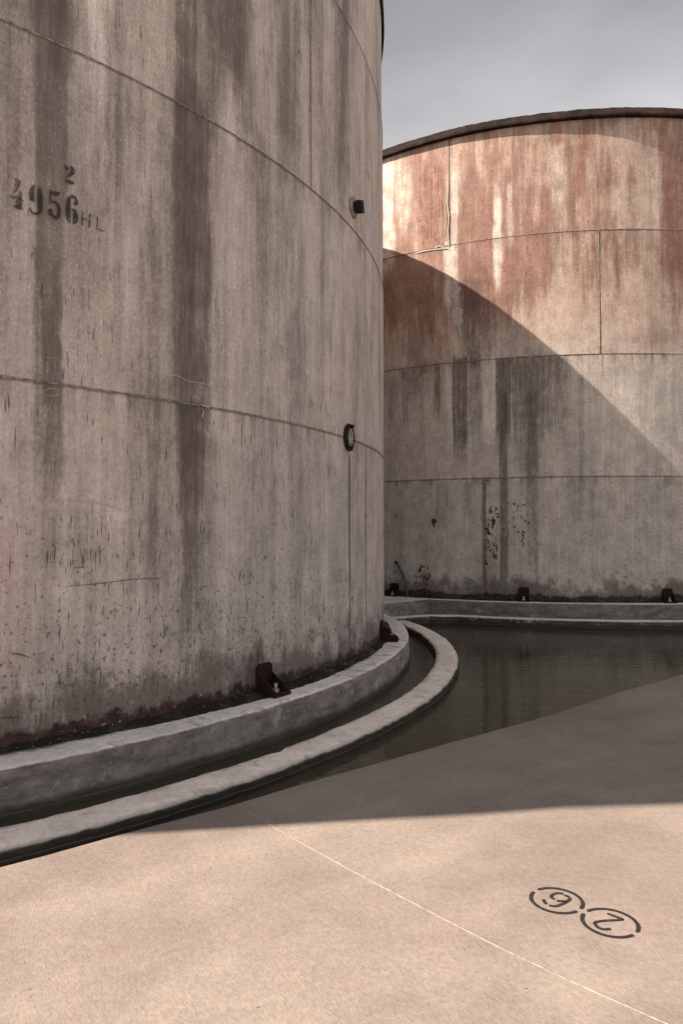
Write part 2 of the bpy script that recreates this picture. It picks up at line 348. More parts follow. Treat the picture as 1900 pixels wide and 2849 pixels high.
def tube(vs, fs, pts, rad, n=8, closed=False, cap=True):
    pts = [Vector(p) for p in pts]; b = len(vs); N = len(pts)
    for i, p in enumerate(pts):
        if closed: t = pts[(i+1) % N]-pts[i-1]
        else: t = pts[min(i+1, N-1)]-pts[max(i-1, 0)]
        t.normalize(); up = Vector((0, 0, 1)) if abs(t.z) < 0.9 else Vector((1, 0, 0))
        a = t.cross(up).normalized(); c = a.cross(t); r = rad(i) if callable(rad) else rad
        for k in range(n):
            q = 2*PI*k/n; vs.append(tuple(p+a*(math.cos(q)*r)+c*(math.sin(q)*r)))
    for i in range(N if closed else N-1):
        j = (i+1) % N
        for k in range(n):
            l = (k+1) % n; fs.append((b+i*n+k, b+i*n+l, b+j*n+l, b+j*n+k))
    if cap and not closed:
        fs.append(tuple(b+k for k in range(n))[::-1]); fs.append(tuple(b+(N-1)*n+k for k in range(n)))
def nz1(x, y=0.0, z=0.0): return mn.noise(Vector((x, y, z)))

def lathe(prof, n, jit=None, closed_prof=False, th0=0.0, th1=2*PI):
    """prof: list of (r, z); jit(theta, i, r, z) -> (r, z)"""
    vs, fs = [], []; full = abs(th1-th0-2*PI) < 1e-6; m_ = len(prof); cols = n if full else n+1
    for a in range(cols):
        th = th0+(th1-th0)*a/n; c, s = math.cos(th), math.sin(th)
        for i, (r, z) in enumerate(prof):
            if jit: r, z = jit(th, i, r, z)
            vs.append((r*c, r*s, z))
    for a in range(n):
        b = (a+1) % cols
        for i in range(m_ if closed_prof else m_-1):
            j = (i+1) % m_; fs.append((a*m_+i, b*m_+i, b*m_+j, a*m_+j))
    return vs, fs

# ------------------------------------------------------------------ tank
def make_tank(C, name, label, zb, seams, ztop, rtops, flange, welds, bracket_th, is_b, mats):
    root = empty(name, (C[0], C[1], zb), label, 'storage tank')
    # shell: plates as courses with their own small lap, slightly dented
    n = 900; lev = []
    dep = 0.046 if is_b else 0.067
    zs = [zb]+list(seams)+[ztop]
    prof = []; cuts = set()
    for ci in range(4):
        if ci: cuts.add(len(prof)-1)
        z0, z1 = zs[ci], zs[ci+1]
        for k in range(15):
            z = z0+(z1-z0)*k/14.0; z = z-(0.001 if k == 0 and ci else 0)
            prof.append((rtops[ci], z, ci))
    vs, uvs = [], []
    for a in range(n+1):
        th = -1.5*PI+2*PI*a/n; c, s = math.cos(th), math.sin(th)
        for (r, z, ci) in prof:
            d = 0.004*nz1(th*R*0.5, z*0.9, 3+ci*2.0+(9 if is_b else 0))+0.0018*nz1(th*R*1.8, z*1.6, 17.0)
            rr = r+d; vs.append((rr*c, rr*s, z-zb)); uvs.append((th*R, z))
    m_ = len(prof); fs = []
    for a in range(n):
        for i in range(m_-1):
            if i not in cuts: fs.append((a*m_+i, (a+1)*m_+i, (a+1)*m_+i+1, a*m_+i+1))
    link('shell', vs, fs, mats['shell'], root, True, uvs)
    # horizontal welds
    for si, sz in enumerate(seams):
        vs, fs = [], []; N = 1800; pts = []
        for a in range(N):
            th = 2*PI*a/N; w = 0.0018*nz1(th*R*1.5, si*5.0)
            rr = max(rtops[si], rtops[si+1])-0.001; pts.append((rr*math.cos(th), rr*math.sin(th), sz-zb+w))
        tube(vs, fs, pts, lambda i: 0.0040+0.0010*nz1(2*PI*i/N*R*9, si*3.1, 5.0), 6, closed=True)
        link('weld_seam', vs, fs, mats['weld'], root)
    # upright welds
    for ci, th0 in welds:
        for k in range(5):
            th = th0+2*PI*k/5; vs, fs = [], []; pts = []
            z0, z1 = zs[ci], zs[ci+1]; N = int((z1-z0)/0.02)
            for i in range(N+1):
                z = z0+(z1-z0)*i/N; t2 = th+(0.003*nz1(z*4, k+ci*7.0))/R
                pts.append(((rtops[ci])*math.cos(t2), (rtops[ci])*math.sin(t2), z-zb))
            tube(vs, fs, pts, lambda i: 0.0036+0.0012*nz1(i*0.5, ci*3.0+k), 6)
            link('weld_seam', vs, fs, mats['weld'], root)
    # rim flange: rolled rusty angle iron
    zf, tf, ov = flange
    rt = rtops[3]
    pr = [(rt-0.004, zf), (rt+ov*0.75, zf), (rt+ov*0.97, zf+0.004), (rt+ov, zf+0.012), (rt+ov, zf+tf*0.45), (rt+ov*0.7, zf+tf*0.5), (rt+ov*0.7, zf+tf*0.95), (rt+ov*0.5, zf+tf), (rt-0.03, zf+tf), (rt-0.03, zf)]
    jf = lambda th, i, r, z: (r+0.004*nz1(th*R*4, i*3.3), z-zb+0.008*nz1(th*R*0.8, 2.0)+(0.010*nz1(th*R*7, i*2.0)+0.006*nz1(th*R*19, i*2.0) if 4 < i < 9 else 0.004*nz1(th*R*9, i)))
    vs, fs = lathe(pr, 1400, jf, True); link('rim_flange', vs, fs, mats['rim'], root)
    # low cone roof
    vs, fs = lathe([(rt-0.02, zf+tf*0.7-zb), (rt*0.5, zf+tf*0.7-zb+0.28), (0.01, zf+tf*0.7-zb+0.55)], 180); link('roof', vs, fs, mats['rim'], root)
    # anchor brackets
    for th in bracket_th:
        e = Vector((math.cos(th), math.sin(th), 0)); t = Vector((-math.sin(th), math.cos(th), 0)); zz = Vector((0, 0, 1)); r0 = R+0.007
        zpl = mats['zplinth']-zb
        b0 = e*r0+zz*zpl
        vs, fs = [], []
        # curved-top back plate as a prism
        hw, hh = 0.066, 0.170
        out = [(-hw, 0), (hw, 0), (hw, hh-0.02), (hw-0.02, hh), (-hw+0.02, hh), (-hw, hh-0.02)]
        for k in (0.0, 0.012):
            for (px, pz) in out: vs.append(tuple(b0+t*px+zz*pz+e*(k+0.0)))
        nn = len(out); fs.append(tuple(range(nn))[::-1]); fs.append(tuple(range(nn, 2*nn)))
        for i in range(nn): fs.append((i, (i+1) % nn, nn+(i+1) % nn, nn+i))
        br = link('anchor_bracket', vs, fs, mats['brk'], root, False); bevel(br, 0.003)
        vs, fs = [], []; box(vs, fs, b0+e*(dep+0.010)+zz*0.009, (t, e, zz), 0.070, dep, 0.008)
        bevel(link('base_plate', vs, fs, mats['brk'], br, False), 0.003)
        for sgn in (-1, 1):
            vs, fs = [], []; c0 = b0+t*(sgn*0.058)
            dd = 2*dep; tri = [(0.012, 0.016), (dd, 0.018), (dd, 0.026), (0.024, 0.108), (0.012, 0.112)]
            for k in (-0.005, 0.005):
                for (pe, pz) in tri: vs.append(tuple(c0+e*pe+zz*pz+t*k))
            fs += [(4, 3, 2, 1, 0), (5, 6, 7, 8, 9)]+[(i, (i+1) % 5, 5+(i+1) % 5, 5+i) for i in range(5)]
            link('gusset', vs, fs, mats['brk'], br, False)
        vs, fs = [], []; c1 = b0+e*(dep*1.3)
        tube(vs, fs, [c1+zz*0.016, c1+zz*0.032], 0.020, 6); tube(vs, fs, [c1+zz*0.030, c1+zz*0.064], 0.010, 10)
        link('anchor_bolt', vs, fs, mats['bolt'], br, False)
    return root

weldM = rust_material('weld_paint', (0.15, 0.12, 0.105), (0.42, 0.37, 0.33), 40)
rimA = rust_material('rim_rust', (0.006, 0.004, 0.003), (0.034, 0.016, 0.011), 5)
brkM = rust_material('bracket_rust', (0.010, 0.006, 0.005), (0.040, 0.014, 0.010), 30, 0.8)
boltM = rust_material('galvanised_bolt', (0.30, 0.30, 0.29), (0.5, 0.5, 0.48), 60, 0.45)
rad = math.radians
tankA = make_tank(CA, 'wine_tank', 'near grey streaked steel tank with black stencilled figures at left', -0.04, (1.51, 3.04, 4.50), 5.53,
    (R, R-0.003, R-0.008, R-0.018), (5.52, 0.09, 0.028), ((0, rad(-16.6)), (1, rad(20)), (2, rad(-27.8)), (3, rad(5))),
    [rad(-33.5+24*k) for k in range(15)], False,
    dict(shell=shell_material('near_shell_paint', CA), weld=weldM, rim=rimA, brk=brkM, bolt=boltM, zplinth=-0.06))
tankB = make_tank(CB, 'wine_tank', 'far steel tank with rust red upper plates, sunlit behind the pool', 0.02, (1.51, 2.99, 4.50), 5.88,
    (R, R-0.002, R-0.004, R-0.006), (5.865, 0.112, 0.05), ((0, rad(-111.0)), (1, rad(-70)), (2, rad(-95.2)), (3, rad(-115.7))),
    [rad(-105.5+(360/19.0)*k) for k in range(19)], True,
    dict(shell=shell_material('far_shell_paint', CB, True), weld=weldM, rim=rimA, brk=brkM, bolt=boltM, zplinth=0.0))

# ---- things fixed to the near tank
def surf(th, z, off=0.0): return Vector(((R+off)*math.cos(th), (R+off)*math.sin(th), z+0.04))   # local to tankA
# pipe stub with square plug
th, z = on_tank(984, 577, CA, R)
e = Vector((math.cos(th), math.sin(th), 0)); t = Vector((-math.sin(th), math.cos(th), 0)); zz = Vector((0, 0, 1)); c = surf(th, z)
padM = rust_material('pad_paint', (0.20, 0.15, 0.12), (0.38, 0.34, 0.31), 22)
plugM = rust_material('plug_rust', (0.012, 0.009, 0.008), (0.030, 0.020, 0.015), 25, 0.85)
def disc(c, rad_, th_, n=40, jag=0.0):
    vs, fs = [], []
    ring = [(0.0, th_), (rad_*0.85, th_), (rad_*0.97, th_*0.8), (rad_, th_*0.3), (rad_, -0.004)]
    for i in range(n):
        a = 2*PI*i/n; j = 1+jag*nz1(i*0.9, rad_*50)
        for (r_, h) in ring: vs.append(tuple(c+t*(math.cos(a)*r_*j)+zz*(math.sin(a)*r_*j)+e*h))
    for i in range(n):
        for k in range(4): fs.append((i*5+k, i*5+k+1, ((i+1) % n)*5+k+1, ((i+1) % n)*5+k))
    return vs, fs
vs, fs = disc(c, 0.074, 0.010); noz = link('pipe_stub', vs, fs, padM, tankA)
vs, fs = [], []; a = rad(20); t2 = t*math.cos(a)+zz*math.sin(a); z2 = zz*math.cos(a)-t*math.sin(a)
tube(vs, fs, [c+e*0.006, c+e*0.035], 0.034, 14); box(vs, fs, c+e*0.045, (t2, e, z2), 0.042, 0.022, 0.044)
bevel(link('plug', vs, fs, plugM, noz, False), 0.006)
# nozzle opening; lit inner wall painted as a pale disc, dark hole as a face
th, z = on_tank(968, 1217, CA, R)
e = Vector((math.cos(th), math.sin(th), 0)); t = Vector((-math.sin(th), math.cos(th), 0)); c = surf(th, z)
vs, fs = [], []; pts = []; N = 60
for i in range(N):
    a = 2*PI*i/N; rr = 0.078+0.008*nz1(i*0.4, 3.0); pts.append(c+t*(math.cos(a)*rr)+zz*(math.sin(a)*rr*1.10)+e*0.012)
tube(vs, fs, pts, lambda i: 0.011+0.005*nz1(i*0.7, 8.0), 8, closed=True)
ring = link('nozzle_ring', vs, fs, plugM, tankA)
innerM = rust_material('nozzle_lit_paint', (0.05, 0.035, 0.03), (0.50, 0.46, 0.42), 14)
vs, fs = disc(c+e*0.002, 0.079, 0.010, jag=0.05); link('nozzle_face', vs, fs, plugM, ring)
vs, fs = disc(c+e*0.003+t*0.030, 0.052, 0.013); vs = [tuple((Vector(v_)-c)*1.0+zz*((Vector(v_)-c).z*0.35)+c) for v_ in vs]; link('nozzle_lit_disc', vs, fs, innerM, ring)
vs, fs = [], []; box(vs, fs, c+zz*0.082+t*0.02+e*0.022, (t, e, zz), 0.016, 0.016, 0.008); box(vs, fs, c-zz*0.078+t*0.014+e*0.018, (t, e, zz), 0.014, 0.012, 0.014)
bevel(link('hinge_lug', vs, fs, plugM, ring, False), 0.005)

# ---- stencilled figures on the near tank, traced at their real place and size
stM = M('stencil_paint'); x, y, z_ = stM.obj(); vv = stM.vec(x, y, z_)
n1 = stM.noise(vv, 60, 5, 0.75); n2_ = stM.noise(vv, 6, 2, 0.5)
stM.fin((0.030, 0.028, 0.026), 0.7)
tr = stM.nt.nodes.new('ShaderNodeBsdfTransparent'); ms = stM.nt.nodes.new('ShaderNodeMixShader')
stM.L(stM.sm(n1+(n2_-0.5)*0.5, 0.46, 0.62, 0.15, 0.65), ms.inputs[0]); stM.nt.links.new(stM.bsdf.outputs[0], ms.inputs[1]); stM.nt.links.new(tr.outputs[0], ms.inputs[2]); stM.nt.links.new(ms.outputs[0], stM.out.inputs[0])
figs = {
 '4': [[(183,335),(262,360),(250,420),(205,500),(160,530),(180,450)], [(262,480),(270,600),(292,615),(270,640),(268,700),(290,730),(230,728),(155,685),(190,670),(190,600),(110,580),(115,545),(215,560)]],
 '9': [[(445,425),(400,425),(362,480),(358,560),(375,615),(440,635),(425,570),(425,470)], [(470,425),(505,460),(530,540),(530,700),(515,780),(460,800),(400,785),(365,745),(362,700),(375,700),(395,750),(440,770),(465,750),(468,600)]],
 '5': [[(610,465),(680,505),(755,512),(735,555),(690,555),(640,535),(632,620),(690,620),(735,660),(760,740),(745,830),(700,850),(650,830),(600,780),(595,730),(625,710),(655,735),(650,775),(690,815),(708,790),(708,700),(690,650),(650,640),(608,655)]],
 '6': [[(880,545),(830,590),(812,680),(812,800),(830,870),(875,905),(878,600),(905,580),(940,610),(910,650),(935,685),(970,670),(970,620),(940,565),(905,545)], [(890,710),(940,725),(970,790),(972,860),(945,905),(895,912),(905,880),(908,770)]],
 'H': [[(1013,760),(1035,760),(1031,920),(1012,920)], [(1103,785),(1127,785),(1122,955),(1098,950)], [(1033,838),(1075,850),(1075,864),(1033,852)]],
 'L': [[(1200,815),(1217,815),(1213,965),(1290,990),(1305,970),(1303,1005),(1198,978)]],
 '2': [[(800,172),(825,180),(855,235),(840,250),(805,215)], [(870,175),(900,190),(930,240),(920,290),(870,320),(800,330),(850,285),(880,250)], [(805,350),(840,350),(925,385),(920,415),(880,418),(805,375)]]}
from mathutils.geometry import tessellate_polygon
s8 = 350/1568.0
for ch, polys in figs.items():
    vs, fs = [], []
    for pl in polys:
        q = []
        for (px, py) in pl:
            th, z = on_tank(px*s8, 420+py*s8, CA, R); q.append(tuple(surf(th, z, 0.0045)))
        flat = [Vector((px, -py, 0)) for px, py in pl]; b = len(vs); vs += q
        fs += [tuple(b+i for i in tri) for tri in tessellate_polygon([flat])]
    o = link('stencil_figure', vs, fs, stM.mat, tankA, False)
    o['label'] = 'black worn stencilled %s' % (('figure ' if ch.isdigit() else 'letter ')+ch)

# ---- scratches and flaked paint on the shells
def ribbon(C, pts, w, off, zref, wv=None):
    vs, fs = [], []; P3 = []
    for (px, py) in pts:
        th, z = on_tank(px, py, C, R); P3.append((th*R, z))
    Q = []
    for i in range(len(P3)-1):
        k = max(2, int(math.hypot(P3[i+1][0]-P3[i][0], P3[i+1][1]-P3[i][1])/0.02))
        for j in range(k): f = j/k; Q.append((P3[i][0]*(1-f)+P3[i+1][0]*f, P3[i][1]*(1-f)+P3[i+1][1]*f))
    Q.append(P3[-1])
    for i, (u, v) in enumerate(Q):
        a = Q[max(i-1, 0)]; b = Q[min(i+1, len(Q)-1)]; d = math.hypot(b[0]-a[0], b[1]-a[1]) or 1
        nx, ny = -(b[1]-a[1])/d, (b[0]-a[0])/d; ww = w*(0.55+0.9*abs(nz1(i*0.8, w*100)))*min(1, 0.25+min(i, len(Q)-1-i)*0.3)
        for s_ in (-1, 1):
            th = (u+nx*ww*s_/2)/R; vs.append(((R+off)*math.cos(th), (R+off)*math.sin(th), v+ny*ww*s_/2-zref))
    for i in range(len(Q)-1): fs.append((2*i, 2*i+1, 2*i+3, 2*i+2))
    return vs, fs
dkM = M('scratch_dark').fin((0.055, 0.045, 0.038), 0.9); ltM = M('paint_flake').fin((0.50, 0.45, 0.40), 0.9)
for nm, mt, w, pts in [
    ('scratch', dkM, 0.003, [(174,1632),(250,1626),(339,1616),(370,1611),(420,1610),(455,1608)]),
    ('scratch', dkM, 0.005, [(545,1607),(566,1607)]), ('scratch', dkM, 0.006, [(822,165),(826,145),(834,141),(836,150),(836,170),(832,185)]), ('scratch', dkM, 0.004, [(838,141),(839,160)]),
    ('scratch', dkM, 0.014, [(1016,468),(1022,482),(1028,500)]),
    ('scratch', dkM, 0.006, [(0,1998),(25,1996),(56,1997)]), ('scratch', dkM, 0.006, [(195,1825),(205,1822)]), ('scratch', dkM, 0.006, [(215,1818),(224,1805)]),
    ('scratch', dkM, 0.007, [(258,1780),(266,1766)]), ('scratch', dkM, 0.005, [(464,1615),(470,1632)]),
    ('scratch', dkM, 0.006, [(20,1815),(60,1822),(85,1830)]), ('scratch', dkM, 0.005, [(200,1580),(238,1578)]), ('scratch', dkM, 0.004, [(866,1480),(866,1545)]),
    ('scratch', dkM, 0.006, [(20,1090),(24,1120),(24,1150)]), ('scratch', dkM, 0.006, [(116,767),(116,800),(114,830)]),
    ('scratch', ltM, 0.003, [(320,1025),(375,1029),(430,1040),(495,1046),(525,1061),(560,1066),(600,1076),(650,1079)]),
    ('scratch', ltM, 0.003, [(110,994),(160,997)]), ('scratch', ltM, 0.003, [(112,1095),(135,1080),(160,1084),(164,1095),(150,1102),(120,1100)]),
    ('scratch', ltM, 0.003, [(150,1100),(138,1130),(120,1160),(115,1200)]), ('scratch', ltM, 0.004, [(95,1392),(180,1390),(260,1395),(340,1418)]), ('scratch', ltM, 0.004, [(100,1420),(180,1418),(270,1425),(300,1432)]),
    ('paint_flake', ltM, 0.012, [(556,1124),(575,1132),(590,1128)]), ('paint_flake', ltM, 0.010, [(560,1134),(565,1150),(560,1158),(568,1170)]), ('paint_flake', ltM, 0.009, [(575,1130),(580,1140)]),
    ('paint_flake', ltM, 0.010, [(613,1050),(632,1049)]), ('paint_flake', ltM, 0.012, [(330,2010),(334,2003)])]:
    vs, fs = ribbon(CA, pts, w, 0.005, -0.04); link(nm, vs, fs, mt, tankA, False)
def blob(C, poly, off, zref, mat, parent, name, rough_=0.006):
    vs = []; fl = []
    Q = []
    for i in range(len(poly)):
        a, b = poly[i], poly[(i+1) % len(poly)]
        for j in range(4): f = j/4; Q.append((a[0]*(1-f)+b[0]*f, a[1]*(1-f)+b[1]*f))
    for i, (px, py) in enumerate(Q):
        th, z = on_tank(px, py, C, R); du = rough_*nz1(i*1.3, px*0.1); dv = rough_*nz1(i*1.3, 9+py*0.1)
        th += du/R; z += dv; vs.append(((R+off)*math.cos(th), (R+off)*math.sin(th), z-zref)); fl.append(Vector((px, -py, 0)))
    fs = [tuple(tr_) for tr_ in tessellate_polygon([fl])]; return link(name, vs, fs, mat, parent, False)
m_ = M('bare_paint_patch'); x, y, z_ = m_.obj(); nn_ = m_.noise(m_.vec(x, y, z_), 30, 5, 0.7)
pale_m = m_.fin(m_.mix(m_.sm(nn_, 0.35, 0.65), (0.40, 0.36, 0.325), (0.54, 0.49, 0.44)), 0.85)
for poly in ([(1257,860),(1275,855),(1290,862),(1285,880),(1288,895),(1280,905),(1262,903),(1257,885)], [(1272,905),(1280,905),(1287,940),(1286,952),(1278,925)],
             [(1253,808),(1268,790),(1284,800),(1278,815),(1262,832),(1253,828)], [(1256,768),(1260,772),(1254,778)]):
    blob(CB, poly, 0.006, 0.02, pale_m, tankB, 'paint_patch')
for pts, w in (([(1247,500),(1243,560),(1249,600),(1245,640),(1250,684)], 0.014), ([(1236,560),(1240,600),(1238,650)], 0.008), ([(1150,704),(1180,697),(1215,692),(1248,690)], 0.013), ([(1205,690),(1222,684),(1240,690)], 0.016)):
    vs, fs = ribbon(CB, pts, w*1.3, 0.004, 0.02); link('paint_flake', vs, fs, ltM, tankB, False)
vs, fs = ribbon(CB, [(1345,1334),(1353,1338),(1370,1338)], 0.01, 0.006, 0.02); link('scratch', vs, fs, dkM, tankB, False)

# ------------------------------------------------------------------ plinths and kerbs
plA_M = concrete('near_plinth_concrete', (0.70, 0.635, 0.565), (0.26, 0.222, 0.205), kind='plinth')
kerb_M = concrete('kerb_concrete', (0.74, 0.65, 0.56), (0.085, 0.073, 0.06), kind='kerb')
def jit(am=0.006, az=0.004, seed=0.0, zmax=-0.3):
    def f(th, i, r, z):
        if z < zmax: return r, z
        s = th*R; ch = max(0.0, nz1(s*7, seed+21)-0.30)*0.045 if zmax < z and z > -0.235 else 0.0; r += ch if r < R+0.47 and r > R+0.3 else -ch
        return (r+am*nz1(s*1.2, seed+(1 if r > R+0.5 else 0)*9)+am*0.8*nz1(s*6, seed+3)+am*0.6*nz1(s*23, seed+i*1.7),
                z+az*nz1(s*0.7, seed+5)+az*0.6*nz1(s*9, seed+i*2.3))
    return f
def wrap_fix(vs): return vs
TH0 = -1.5*PI
ra = R+0.22
prof = [(R-0.3, -0.06), (R-0.02, -0.06), (R+0.05, -0.062), (R+0.10, -0.062), (R+0.14, -0.062), (R+0.18, -0.064), (ra-0.018, -0.066), (ra-0.007, -0.070), (ra-0.001, -0.080), (ra, -0.10), (ra+0.002, -0.15), (ra+0.004, -0.2), (ra+0.004, -0.26), (ra+0.004, -0.9)]
vs, fs = lathe(prof, 2200, jit(0.010, 0.0035, 1.0), th0=TH0, th1=TH0+2*PI)
plinthA = tag(link('tank_plinth', vs, fs, plA_M, loc=(CA[0], CA[1], 0)), 'round grey concrete plinth with stained side under the near tank', 'plinth', None)
# kerb ring: closed from the join with the far kerb round the left
ki, ko, kz = R+0.45, R+0.645, -0.205
prof = [(ki, -0.9), (ki, -0.26), (ki+0.001, kz-0.03), (ki+0.004, kz-0.008), (ki+0.014, kz), (ki+0.05, kz+0.002), (ki+0.10, kz+0.003), (ki+0.15, kz+0.002), (ko-0.022, kz-0.002), (ko-0.008, kz-0.008), (ko-0.001, kz-0.022), (ko, -0.26), (ko+0.002, -0.9)]
vs, fs = lathe(prof, 2200, jit(0.012, 0.004, 11.0), th0=TH0, th1=TH0+2*PI)
kerbA = tag(link('channel_kerb', vs, fs, kerb_M, loc=(CA[0], CA[1], 0)), 'low rounded concrete kerb ringing the near tank beside the dark channel', 'kerb')

# far plinth: tank circle plus the slab that reaches to the near tank
def arc(C, r, a0, a1, n): return [(C[0]+r*math.cos(a0+(a1-a0)*i/n), C[1]+r*math.sin(a0+(a1-a0)*i/n)) for i in range(n+1)]
rb = R+0.14
corner = (1.10, 9.215); ac = math.atan2(corner[1]-CB[1], corner[0]-CB[0])
back = (-0.75, 12.6); ab_ = math.atan2(back[1]-CB[1], back[0]-CB[0])
# outline (CCW seen from above), from corner round the right side to the back, then to the near tank and to the front edge
out = arc(CB, rb, ac, ac+2*PI-(ac-ab_) % (2*PI), 700) if False else arc(CB, rb, ac, ab_+(2*PI if ab_ < ac else 0), 900)
out += [(-0.85, 12.4), (-1.0, 11.6)]
nfr = 30; p0 = (-0.35, 7.90)
out += [(-1.0+( -0.35+1.0)*i/12, 11.6+(7.90-11.6)*i/12) for i in range(1, 13)]
out += [(p0[0]+(corner[0]-p0[0])*i/nfr, p0[1]+(corner[1]-p0[1])*i/nfr) for i in range(1, nfr)]
def ring_prism(name, out, levels, mat, loc=(0, 0, 0), topfill=True, seed=0.0, am=0.006):
    """levels: (inset, z) from bottom to top; outline offset inwards by inset; filled top"""
    N = len(out); vs, fs = [], []
    nor = []
    for i in range(N):
        a, b = out[i-1], out[(i+1) % N]; d = math.hypot(b[0]-a[0], b[1]-a[1]); nor.append(((b[1]-a[1])/d, -(b[0]-a[0])/d))
    for li, (ins, z) in enumerate(levels):
        for i, (px, py) in enumerate(out):
            j = am*nz1(px*1.3, py*1.3, seed)+am*0.5*nz1(px*9, py*9, seed+li) if z > -0.3 else 0
            jz = 0.003*nz1(px*2, py*2, seed+7) if z > -0.3 else 0
            vs.append((px-nor[i][0]*(ins+j)-loc[0], py-nor[i][1]*(ins+j)-loc[1], z+jz-loc[2]))
    for li in range(len(levels)-1):
        for i in range(N):
            k = (i+1) % N; fs.append((li*N+i, li*N+k, (li+1)*N+k, (li+1)*N+i))
    if topfill:
        b = (len(levels)-1)*N; fs += [tuple(b+i for i in tr_) for tr_ in tessellate_polygon([[Vector((vs[b+i][0], vs[b+i][1], 0)) for i in range(N)]])]
    return link(name, vs, fs, mat, loc=loc, smooth=False)
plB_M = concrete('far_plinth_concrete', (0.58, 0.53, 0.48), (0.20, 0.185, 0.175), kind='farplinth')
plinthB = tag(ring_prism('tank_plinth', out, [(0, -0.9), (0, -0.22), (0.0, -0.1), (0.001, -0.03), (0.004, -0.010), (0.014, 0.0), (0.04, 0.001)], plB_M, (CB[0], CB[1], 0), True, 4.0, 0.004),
    'grey concrete plinth with angled corner under the far tank', 'plinth')
# far kerb: a wall path of its own, from the near kerb along the slab and round the far tank
rk = R+0.36
kc = (1.19, 8.99); akc = math.atan2(kc[1]-CB[1], kc[0]-CB[0])
path = [(0.30, 8.50)]+[(0.30+(kc[0]-0.30)*i/30, 8.50+(kc[1]-8.50)*i/30) for i in range(1, 27)]
rkc = math.hypot(kc[0]-CB[0], kc[1]-CB[1])
na = 700; a1 = rad(120)
for i in range(8, na+1):
    a = akc+(a1-akc)*i/na; rr = rkc+(rk-rkc)*min(1, i/90.0); path.append((CB[0]+rr*math.cos(a), CB[1]+rr*math.sin(a)))
def wall_path(path, hw, prof):
    vs, fs = [], []; N = len(path); m2 = len(prof)
    for i, (px, py) in enumerate(path):
        a, b = path[max(i-1, 0)], path[min(i+1, N-1)]; d = math.hypot(b[0]-a[0], b[1]-a[1]); nx, ny = (b[1]-a[1])/d, -(b[0]-a[0])/d
        for k, (s_, z) in enumerate(prof):
            s2_ = s_*hw+(0.005*nz1(px*2, py*2, 3+np.sign(s_))+0.003*nz1(px*11, py*11, k)) ; vs.append((px+nx*s2_, py+ny*s2_, z+(0.003*nz1(px*3, py*3, 5) if z > -0.3 else 0)))
    for i in range(N-1):
        for k in range(m2-1): fs.append((i*m2+k, (i+1)*m2+k, (i+1)*m2+k+1, i*m2+k+1))
    return vs, fs
kzb = -0.168
vs, fs = wall_path(path, 0.075, [(-1, -0.9), (-1, -0.26), (-1, kzb-0.02), (-0.9, kzb-0.004), (-0.6, kzb), (0, kzb+0.002), (0.6, kzb), (0.9, kzb-0.004), (1, kzb-0.02), (1, -0.26), (1, -0.9)])
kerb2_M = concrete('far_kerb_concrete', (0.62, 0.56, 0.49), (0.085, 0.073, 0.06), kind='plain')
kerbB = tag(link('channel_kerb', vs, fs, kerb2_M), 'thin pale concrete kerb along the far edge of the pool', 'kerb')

# ------------------------------------------------------------------ pavement: one sheet with the pool cut out, to the horizon
def edge_pts():
    px = [(0, 2411), (150, 2371), (306, 2328), (600, 2248), (823, 2182), (1046, 2120), (1300, 2051), (1530, 1986), (1721, 1925), (1900, 1872)]
    return [on_plane(*p) for p in px]
ed = edge_pts()
pa = ed[0]; r1 = math.hypot(pa[0]-CA[0], pa[1]-CA[1]); a0 = math.atan2(pa[1]-CA[1], pa[0]-CA[0])
hole = []
def seg(pts, step=0.02):
    o_ = []
    for i in range(len(pts)-1):
        d = math.hypot(pts[i+1][0]-pts[i][0], pts[i+1][1]-pts[i][1]); k = max(1, int(d/step))
        for j in range(k): f = j/k; o_.append((pts[i][0]*(1-f)+pts[i+1][0]*f, pts[i][1]*(1-f)+pts[i+1][1]*f))
    return o_
hole += seg(ed+[(3.3, 5.92), (4.6, 6.75)])
# round the far tank on the right
rB = R+1.45; aS = math.atan2(7.3-CB[1], 5.6-CB[0]); rs = math.hypot(7.3-CB[1], 5.6-CB[0])
arcB = []
for i in range(400):
    a = aS+rad(240)*i/399; rr = rs+(rB-rs)*min(1, i/120.0); p = (CB[0]+rr*math.cos(a), CB[1]+rr*math.sin(a))
    if math.hypot(p[0]-CA[0], p[1]-CA[1]) < r1: break
    arcB.append(p)
hole += seg([(4.6, 6.75), arcB[0]], 0.05)+arcB
last = arcB[-1]; aL = math.atan2(last[1]-CA[1], last[0]-CA[0]); aL = aL if aL > a0 else aL+2*PI
for i in range(1, 500):
    a = aL+((a0+2*PI)-aL)*i/500; hole.append((CA[0]+r1*math.cos(a), CA[1]+r1*math.sin(a)))
N = len(hole)
# smooth a little so the edge is a soft hand-trowelled line
H = np.array(hole)
for _ in range(14): H = 0.5*H+0.25*(np.roll(H, 1, 0)+np.roll(H, -1, 0))
T = np.roll(H, -1, 0)-np.roll(H, 1, 0); T /= np.linalg.norm(T, axis=1)[:, None]; NO = np.stack([T[:, 1], -T[:, 0]], 1)   # outwards from the hole
cen = np.array([-0.5, 10.4])
jj = np.array([0.015*nz1(p[0]*1.1, p[1]*1.1, 2)+0.004*nz1(p[0]*5, p[1]*5, 8)+0.0015*nz1(p[0]*20, p[1]*20, 8) for p in H])
vs, fs = [], []
levels = [(0, -0.9), (0, ZP-0.10), (0.0, ZP-0.03), (0.002, ZP-0.012), (0.006, ZP-0.005), (0.014, ZP-0.0012), (0.03, ZP), (0.08, ZP), (0.2, ZP)]
for off, z in levels:
    P_ = H+NO*(off+jj)[:, None]
    for p in P_: vs.append((p[0], p[1], z))
dirs = H-cen; L0 = np.linalg.norm(dirs, axis=1)[:, None]; dirs /= L0
base = H+NO*0.2
